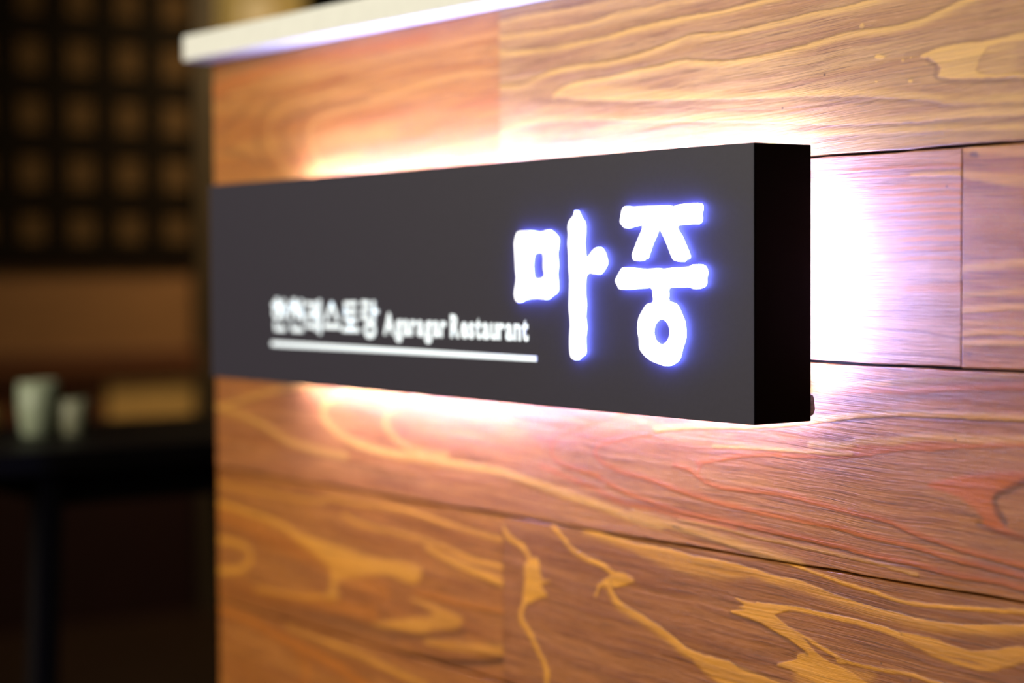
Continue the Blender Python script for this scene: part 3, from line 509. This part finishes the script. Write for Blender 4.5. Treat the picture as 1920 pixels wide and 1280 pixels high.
# ---------------------------------------------------------------- reception counter and its planks
counter = thing('reception_counter', 'wood-planked counter front that carries the charcoal sign', 'counter', (-0.17, 0.25, 0))
box('carcass', (-0.953, 0.619, 0.0105, 0.47, 0, 1.2015), M_core, counter)
g = 0.0009
Z = [1.2015, 1.0504, 0.8984, 0.7448, 0.592, 0.44, 0.288, 0.136, 0.004]
def board(*a, **k):
    o = plank(None, *a, **k); o.data.transform(Matrix.Translation(-counter.location)); o.parent = counter; return o
jx = lambda a, b: (a + 0.0002, b - 0.0002)
board('A1', *jx(-0.954, -0.4118), Z[1] + g, Z[0], W_A1, 0.0016, 0.0010, seed=1)
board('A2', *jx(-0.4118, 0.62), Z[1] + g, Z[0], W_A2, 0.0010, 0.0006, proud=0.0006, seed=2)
board('B0', *jx(-0.954, -0.62), Z[2] + g, Z[1] - g, W_C, 0.006, 0.006, seed=3)
board('B1', *jx(-0.62, 0.1173), Z[2] + g, Z[1] - g, W_B1, 0.0014, 0.0007, seed=4)
board('B2', *jx(0.1181, 0.62), Z[2] + g, Z[1] - g, W_C, 0.0010, 0.0007, proud=0.0005, seed=5)
board('C', *jx(-0.954, 0.62), Z[3] + g * 1.1, Z[2] - g, W_C, 0.0011, 0.0007, proud=0.0007, seed=6)
board('D1', *jx(-0.954, -0.4109), Z[4] + g, Z[3] - g * 0.6, W_D1, 0.0016, 0.0010, seed=7)
board('D2', *jx(-0.4109, 0.62), Z[4] + g, Z[3] - g * 0.6, W_D, 0.0010, 0.0006, proud=0.0001, seed=8)
board('E1', *jx(-0.954, -0.12), Z[5] + g, Z[4] - g, W_D1, 0.0025, 0.0015, seed=9)
board('E2', *jx(-0.12, 0.62), Z[5] + g, Z[4] - g, W_C, 0.006, 0.004, seed=10)
for r_, (zb, zt) in enumerate(((Z[6], Z[5]), (Z[7], Z[6]), (Z[8], Z[7]))):
    cut = (-0.35, 0.1, -0.5)[r_]
    board('F', *jx(-0.954, cut), zb + g, zt - g, (W_C, W_D, W_C)[r_], 0.008, 0.005, seed=11 + r_)
    board('F', *jx(cut, 0.62), zb + g, zt - g, (W_D, W_A2, W_D)[r_], 0.008, 0.005, seed=15 + r_)

top = box('countertop', (-0.969, 0.635, -0.030, 0.485, 1.2021, 1.2305), M_top, bevel=0.0022, seg=3)
tag(top, 'cream countertop slab overhanging the wooden planks', 'countertop')

# ---------------------------------------------------------------- the illuminated sign
SX0, SX1, SZ0, SZ1, SF, SB = -0.8107, 0.0, 0.8567, 1.0567, -0.0815, -0.025
sign = thing('illuminated_sign', 'long charcoal box sign with glowing white Korean letters', 'sign', (-0.405, -0.053, 0.8567))
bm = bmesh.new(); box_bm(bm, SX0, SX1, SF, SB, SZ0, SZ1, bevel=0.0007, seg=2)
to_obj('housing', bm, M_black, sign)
box('face_panel', (SX0 + 0.0003, SX1 - 0.0003, SF - 0.0004, SF, SZ0 + 0.0003, SZ1 - 0.0003), M_case, sign, bevel=0.0002, seg=1)
SF -= 0.0004
def poly_obj(name, loops, y0, y1, mats, parent, dens=0.0):
    """flat outline (with holes) from y1 (front) back to y0, separate materials for front and edge"""
    bm = bmesh.new(); fe = []
    for lp in loops:
        vf = [bm.verts.new((x, y1, z)) for x, z in lp]
        vb = [bm.verts.new((x, y0, z)) for x, z in lp]
        n = len(lp)
        for i in range(n):
            f = bm.faces.new((vf[i], vf[(i + 1) % n], vb[(i + 1) % n], vb[i])); f.material_index = 1
        fe += [bm.edges.get((vf[i], vf[(i + 1) % n])) for i in range(n)]
    r = bmesh.ops.triangle_fill(bm, use_beauty=True, use_dissolve=False, edges=fe)
    for f in r['geom']:
        if isinstance(f, bmesh.types.BMFace): f.material_index = 0
    bmesh.ops.recalc_face_normals(bm, faces=bm.faces)
    me_o = to_obj(name, bm, None, parent)
    for m_ in mats: me_o.data.materials.append(m_)
    return me_o
for loops in GLYPHS:
    lp = []
    for i, q in enumerate(loops):
        c = catmull(q, 1.2, True)[:] / 1000.0
        lp.append([tuple(p_) for p_ in c])
    poly_obj('glowing_letter', lp, SF, SF - 0.004, (M_face, M_side), sign)

# small Korean lettering built from strokes
def stroke_bm(bm, pts, w, y0, y1, closed=False):
    P = [Vector((a, b)) for a, b in pts]; n = len(P)
    L_, R_ = [], []
    for i in range(n):
        if closed: a, b = P[i - 1], P[(i + 1) % n]
        else: a, b = P[max(0, i - 1)], P[min(n - 1, i + 1)]
        t = (b - a).normalized(); nn = Vector((-t.y, t.x)) * w / 2
        q = P[i].copy()
        if not closed and i == 0: q -= t * w * 0.15
        if not closed and i == n - 1: q += t * w * 0.15
        L_.append(q + nn); R_.append(q - nn)
    vs = [[bm.verts.new((q.x, y, q.y)) for q in S] for S in (L_, R_) for y in (y1, y0)]
    lf, lb, rf, rb = vs
    rng = range(n) if closed else range(n - 1)
    for i in rng:
        j = (i + 1) % n
        bm.faces.new((lf[i], lf[j], rf[j], rf[i])); bm.faces.new((lf[i], lb[i], lb[j], lf[j])); bm.faces.new((rf[i], rf[j], rb[j], rb[i]))
        bm.faces.new((lb[i], rb[i], rb[j], lb[j]))
    if not closed:
        for i in (0, n - 1): bm.faces.new((lf[i], rf[i], rb[i], lb[i]))
ring = lambda cx, cy, rx, ry: [(cx + rx * math.cos(t), cy + ry * math.sin(t)) for t in [2 * math.pi * k / 16 for k in range(16)]]
RING = 'ring'
HAN = [
 [[(.26, .97), (.46, .97)], [(.06, .83), (.64, .83)], (RING, ring(.35, .58, .20, .16)), [(.80, 1), (.80, .32)], [(.80, .66), (1.0, .66)], [(.22, .28), (.22, .05), (.86, .05)]],
 [[(.26, .97), (.46, .97)], [(.06, .83), (.64, .83)], [(.35, .83), (.08, .42)], [(.35, .80), (.64, .42)], [(.84, 1), (.84, .32)], [(.64, .62), (.84, .62)], [(.22, .28), (.22, .05), (.88, .05)]],
 [[(.04, .88), (.40, .88), (.40, .54), (.06, .54), (.06, .18), (.44, .18)], [(.62, .94), (.62, .06)], [(.48, .54), (.62, .54)], [(.86, 1), (.86, -.04)]],
 [[(.50, .92), (.14, .40)], [(.50, .90), (.86, .40)], [(.02, .20), (.98, .20)]],
 [[(.84, .92), (.18, .92), (.18, .42), (.86, .42)], [(.18, .67), (.82, .67)], [(.50, .42), (.50, .14)], [(.02, .12), (.98, .12)]],
 [[(.06, .95), (.46, .95), (.46, .73), (.08, .73), (.08, .50), (.50, .50)], [(.74, 1.0), (.74, .38)], [(.74, .70), (.98, .70)], (RING, ring(.52, .14, .26, .19))],
]
hx0, hx1, hz0 = -0.6830, -0.4860, 0.9085
cw = (hx1 - hx0) / 6
for i, gl in enumerate(HAN):
    bm = bmesh.new()
    for s in gl:
        cl = s[0] == RING
        pts = s[1] if cl else s
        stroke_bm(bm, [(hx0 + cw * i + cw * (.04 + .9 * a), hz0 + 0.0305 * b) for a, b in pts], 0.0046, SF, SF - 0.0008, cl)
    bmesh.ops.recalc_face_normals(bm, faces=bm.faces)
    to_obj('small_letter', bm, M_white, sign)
# Latin lettering: built-in font turned into one mesh per letter
def latin(ch):
    cu = bpy.data.curves.new('letter', 'FONT'); cu.body = ch; cu.size = 1.0; cu.extrude = 0.0; cu.offset = 0.038; cu.resolution_u = 3
    o = bpy.data.objects.new('letter_tmp', cu); C.objects.link(o)
    bpy.context.view_layer.update()
    me = bpy.data.meshes.new_from_object(o.evaluated_get(bpy.context.evaluated_depsgraph_get()))
    C.objects.unlink(o); bpy.data.objects.remove(o)
    n = len(me.vertices); co = np.empty(n * 3); me.vertices.foreach_get('co', co); co = co.reshape(-1, 3)
    return me, co
cap = 0.73
def latin_word(word, x0, x1, z0, cap_h):
    gl = [latin(c) for c in word]
    gap = 0.045
    ws = [c[:, 0].max() - c[:, 0].min() for _, c in gl]
    total = sum(ws) + gap * (len(word) - 1); k = (x1 - x0) / total; kz = cap_h / 0.729
    x = x0
    for (me, co), w_ in zip(gl, ws):
        xx = (co[:, 0] - co[:, 0].min()) * k + x; zz = co[:, 1] * kz + z0
        V = np.stack([xx, np.full(len(xx), SF - 0.0008), zz], -1) - np.array(sign.location)
        me.vertices.foreach_set('co', V.ravel()); me.update()
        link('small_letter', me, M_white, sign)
        x += (w_ + gap) * k
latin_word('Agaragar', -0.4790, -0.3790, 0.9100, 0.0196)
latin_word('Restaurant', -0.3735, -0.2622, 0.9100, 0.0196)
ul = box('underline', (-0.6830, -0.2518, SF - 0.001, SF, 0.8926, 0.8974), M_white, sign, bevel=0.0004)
# brackets that hold the sign off the planks
def bracket(x, z):
    bm = bmesh.new()
    c_ = 0.0035
    pts = [(SB - 0.006, z), (SB + 0.0035, z + 0.0028), (SB + 0.0054, z + 0.006), (SB + 0.0046, z + 0.0145), (SB + 0.0030, z + 0.0175), (SB - 0.006, z + 0.0195)]
    va = [bm.verts.new((x, a, b)) for a, b in pts]; vb = [bm.verts.new((x - 0.012, a, b)) for a, b in pts]
    bm.faces.new(va); bm.faces.new(vb[::-1])
    for i in range(len(pts)): bm.faces.new((va[i], vb[i], vb[(i + 1) % len(pts)], va[(i + 1) % len(pts)]))
    bmesh.ops.recalc_face_normals(bm, faces=bm.faces)
    bmesh.ops.bevel(bm, geom=bm.edges[:], offset=0.0005, segments=1, affect='EDGES')
    return to_obj('corner_clip', bm, M_metal, sign)
bracket(-0.0008, 0.8583)
for x in (-0.70, -0.12):
    box('standoff', (x, x + 0.012, SB, -0.0014, 0.950, 0.962), M_metal, sign, bevel=0.001)
for i in range(12):
    for z_ in (0.905, 1.008):
        x = -0.69 + i * 0.059
        box('light_module', (x - 0.008, x + 0.008, SB, SB + 0.004, z_ - 0.004, z_ + 0.004), M_led, sign, bevel=0.0008, seg=1)

# ---------------------------------------------------------------- far side of the room, out of focus
M_lat = plain('dark_lattice_wood', srgb(24, 17, 10), 0.7, noise=0.2, scale=30, stretch=(1, 8, 1), spec=0.08)
M_paper = plain('amber_paper', srgb(98, 72, 38), 0.9, noise=0.05, scale=8)
M_panel = plain('brown_panel', srgb(158, 114, 74), 0.5, noise=0.12, scale=10, stretch=(1, 1, 6))
M_panel2 = plain('tan_panel', srgb(228, 184, 112), 0.5, noise=0.1, scale=10, stretch=(1, 1, 6))
M_ledge = plain('walnut_ledge', srgb(105, 62, 36), 0.5, noise=0.1, scale=20)
M_red = plain('dark_red_board', srgb(40, 8, 6), 0.6, noise=0.1, scale=10)
scr = thing('lattice_partition', 'dark wooden lattice screen with brown panels behind the table', 'partition', (-3.9, 0.6, 0))
X0 = -3.9
for y in (0.41, 0.546, 0.682, 0.818, 0.957, 1.097, 1.24, 1.379):
    box('lattice_upright', (X0, X0 + 0.014, y - 0.029, y + 0.029, 1.045, 2.44), M_lat, scr)
for k in range(10):
    z_ = 1.155 + 0.155 * k
    if z_ > 2.4: break
    box('lattice_rail', (X0, X0 + 0.011, -0.3, 1.50, z_ - 0.034, z_ + 0.034), M_lat, scr)
for y in (-0.27, -0.134, 0.002, 0.138, 0.274):
    box('lattice_upright', (X0, X0 + 0.014, y - 0.029, y + 0.029, 1.045, 2.44), M_lat, scr)
box('paper_backing', (X0 - 0.02, X0 + 0.004, -0.3, 1.50, 1.045, 2.44), M_paper, scr)
box('head_rail', (X0 - 0.03, X0 + 0.03, -0.33, 1.56, 2.44, 2.52), M_lat, scr)
box('corner_post', (X0 - 0.03, X0 + 0.03, 1.503, 1.563, 0, 2.44), plain('post_wood', srgb(72, 58, 38), 0.6), scr)
box('middle_rail', (X0 - 0.03, X0 + 0.035, -0.33, 1.50, 0.985, 1.045), M_lat, scr)
box('upper_panel', (X0 - 0.01, X0 + 0.01, -0.33, 1.50, 0.745, 0.985), M_panel, scr)
box('ledge', (X0 - 0.02, X0 + 0.03, -0.33, 1.50, 0.668, 0.745), M_ledge, scr, bevel=0.004)
box('lower_panel', (X0 - 0.01, X0 + 0.01, 1.23, 1.50, 0.52, 0.668), M_panel2, scr)
box('lower_panel', (X0 - 0.015, X0 + 0.005, -0.33, 1.23, 0.52, 0.668), M_ledge, scr)
box('base_board', (X0 - 0.01, X0 + 0.01, -0.33, 1.50, 0.0, 0.52), M_red, scr)
# wall lamp
lamp = thing('wall_lamp', 'amber wall lamp glowing above the far end of the countertop', 'lamp', (-4.399, 1.90, 1.62))
m_sh, nt, bs = newmat('amber_shade')
bs.inputs['Base Color'].default_value = (*srgb(150, 110, 50), 1); bs.inputs['Roughness'].default_value = 0.8
bs.inputs['Emission Color'].default_value = (*srgb(250, 205, 110), 1); bs.inputs['Emission Strength'].default_value = 0.30
tr = nt.nodes.new('ShaderNodeBsdfTransparent'); mx = nt.nodes.new('ShaderNodeMixShader'); mx.inputs[0].default_value = 0.25
nt.links.new(bs.outputs[0], mx.inputs[1]); nt.links.new(tr.outputs[0], mx.inputs[2]); nt.links.new(mx.outputs[0], nt.nodes['Material Output'].inputs[0])
lathe('lamp_shade', [(0.125, 1.50), (0.130, 1.505), (0.130, 1.995), (0.125, 2.0)], m_sh, lamp, -4.2, 1.90)
lathe('bulb', [(0.01, 1.68), (0.035, 1.69), (0.05, 1.72), (0.053, 1.745), (0.045, 1.775), (0.02, 1.80)], plain('bulb_glass', (1, .9, .7), 0.4, emit=(1, 0.8, 0.5), es=0.75), lamp, -4.2, 1.885)
box('wall_mount', (-4.4, -4.33, 1.86, 1.94, 1.70, 1.80), M_lat, lamp, bevel=0.004)
# table with cups
M_tab = plain('black_table', (0.006, 0.004, 0.004), 0.55, spec=0.2)
tab = thing('dining_table', 'black table standing between the counter and the lattice screen', 'table', (-1.73, 0.25, 0))
box('tabletop', (-1.96, -1.50, -0.22, 0.62, 0.688, 0.72), M_tab, tab, bevel=0.003)
for ly, sy in ((0.045, -0.03), (0.53, 0.03)):
    for lx in (-1.535, -1.925):
        bm = bmesh.new(); box_bm(bm, lx - 0.017, lx + 0.017, ly - 0.017, ly + 0.017, 0, 0.688)
        for v in bm.verts:
            if v.co.z < 0.1: v.co.y += sy
        to_obj('leg', bm, M_tab, tab)
box('apron', (-1.93, -1.53, 0.06, 0.515, 0.64, 0.688), M_tab, tab)
M_cup = plain('pale_green_ceramic', srgb(170, 177, 146), 0.4, noise=0.05, scale=30)
def cup(x, y, r, h, label, mat):
    t = thing('cup', label, 'cup', (x, y, 0.72))
    lathe('body', [(r * .7, 0.7205), (r * .86, 0.724), (r, 0.72 + h * .5), (r, 0.72 + h), (r * .9, 0.72 + h), (r * .88, 0.72 + h * .5), (r * .6, 0.728)], mat, t, x, y, 24)
    return t
cup(-1.735, 0.118, 0.030, 0.082, 'taller pale green cup on the black table', M_cup)
cup(-1.715, 0.166, 0.0235, 0.055, 'shorter pale cup beside the taller one on the black table', plain('pale_cream_ceramic', srgb(155, 152, 122), 0.4))
cup(-1.78, 0.052, 0.020, 0.045, 'small tan cup at the left picture edge of the table', plain('tan_ceramic', srgb(150, 115, 55), 0.4))
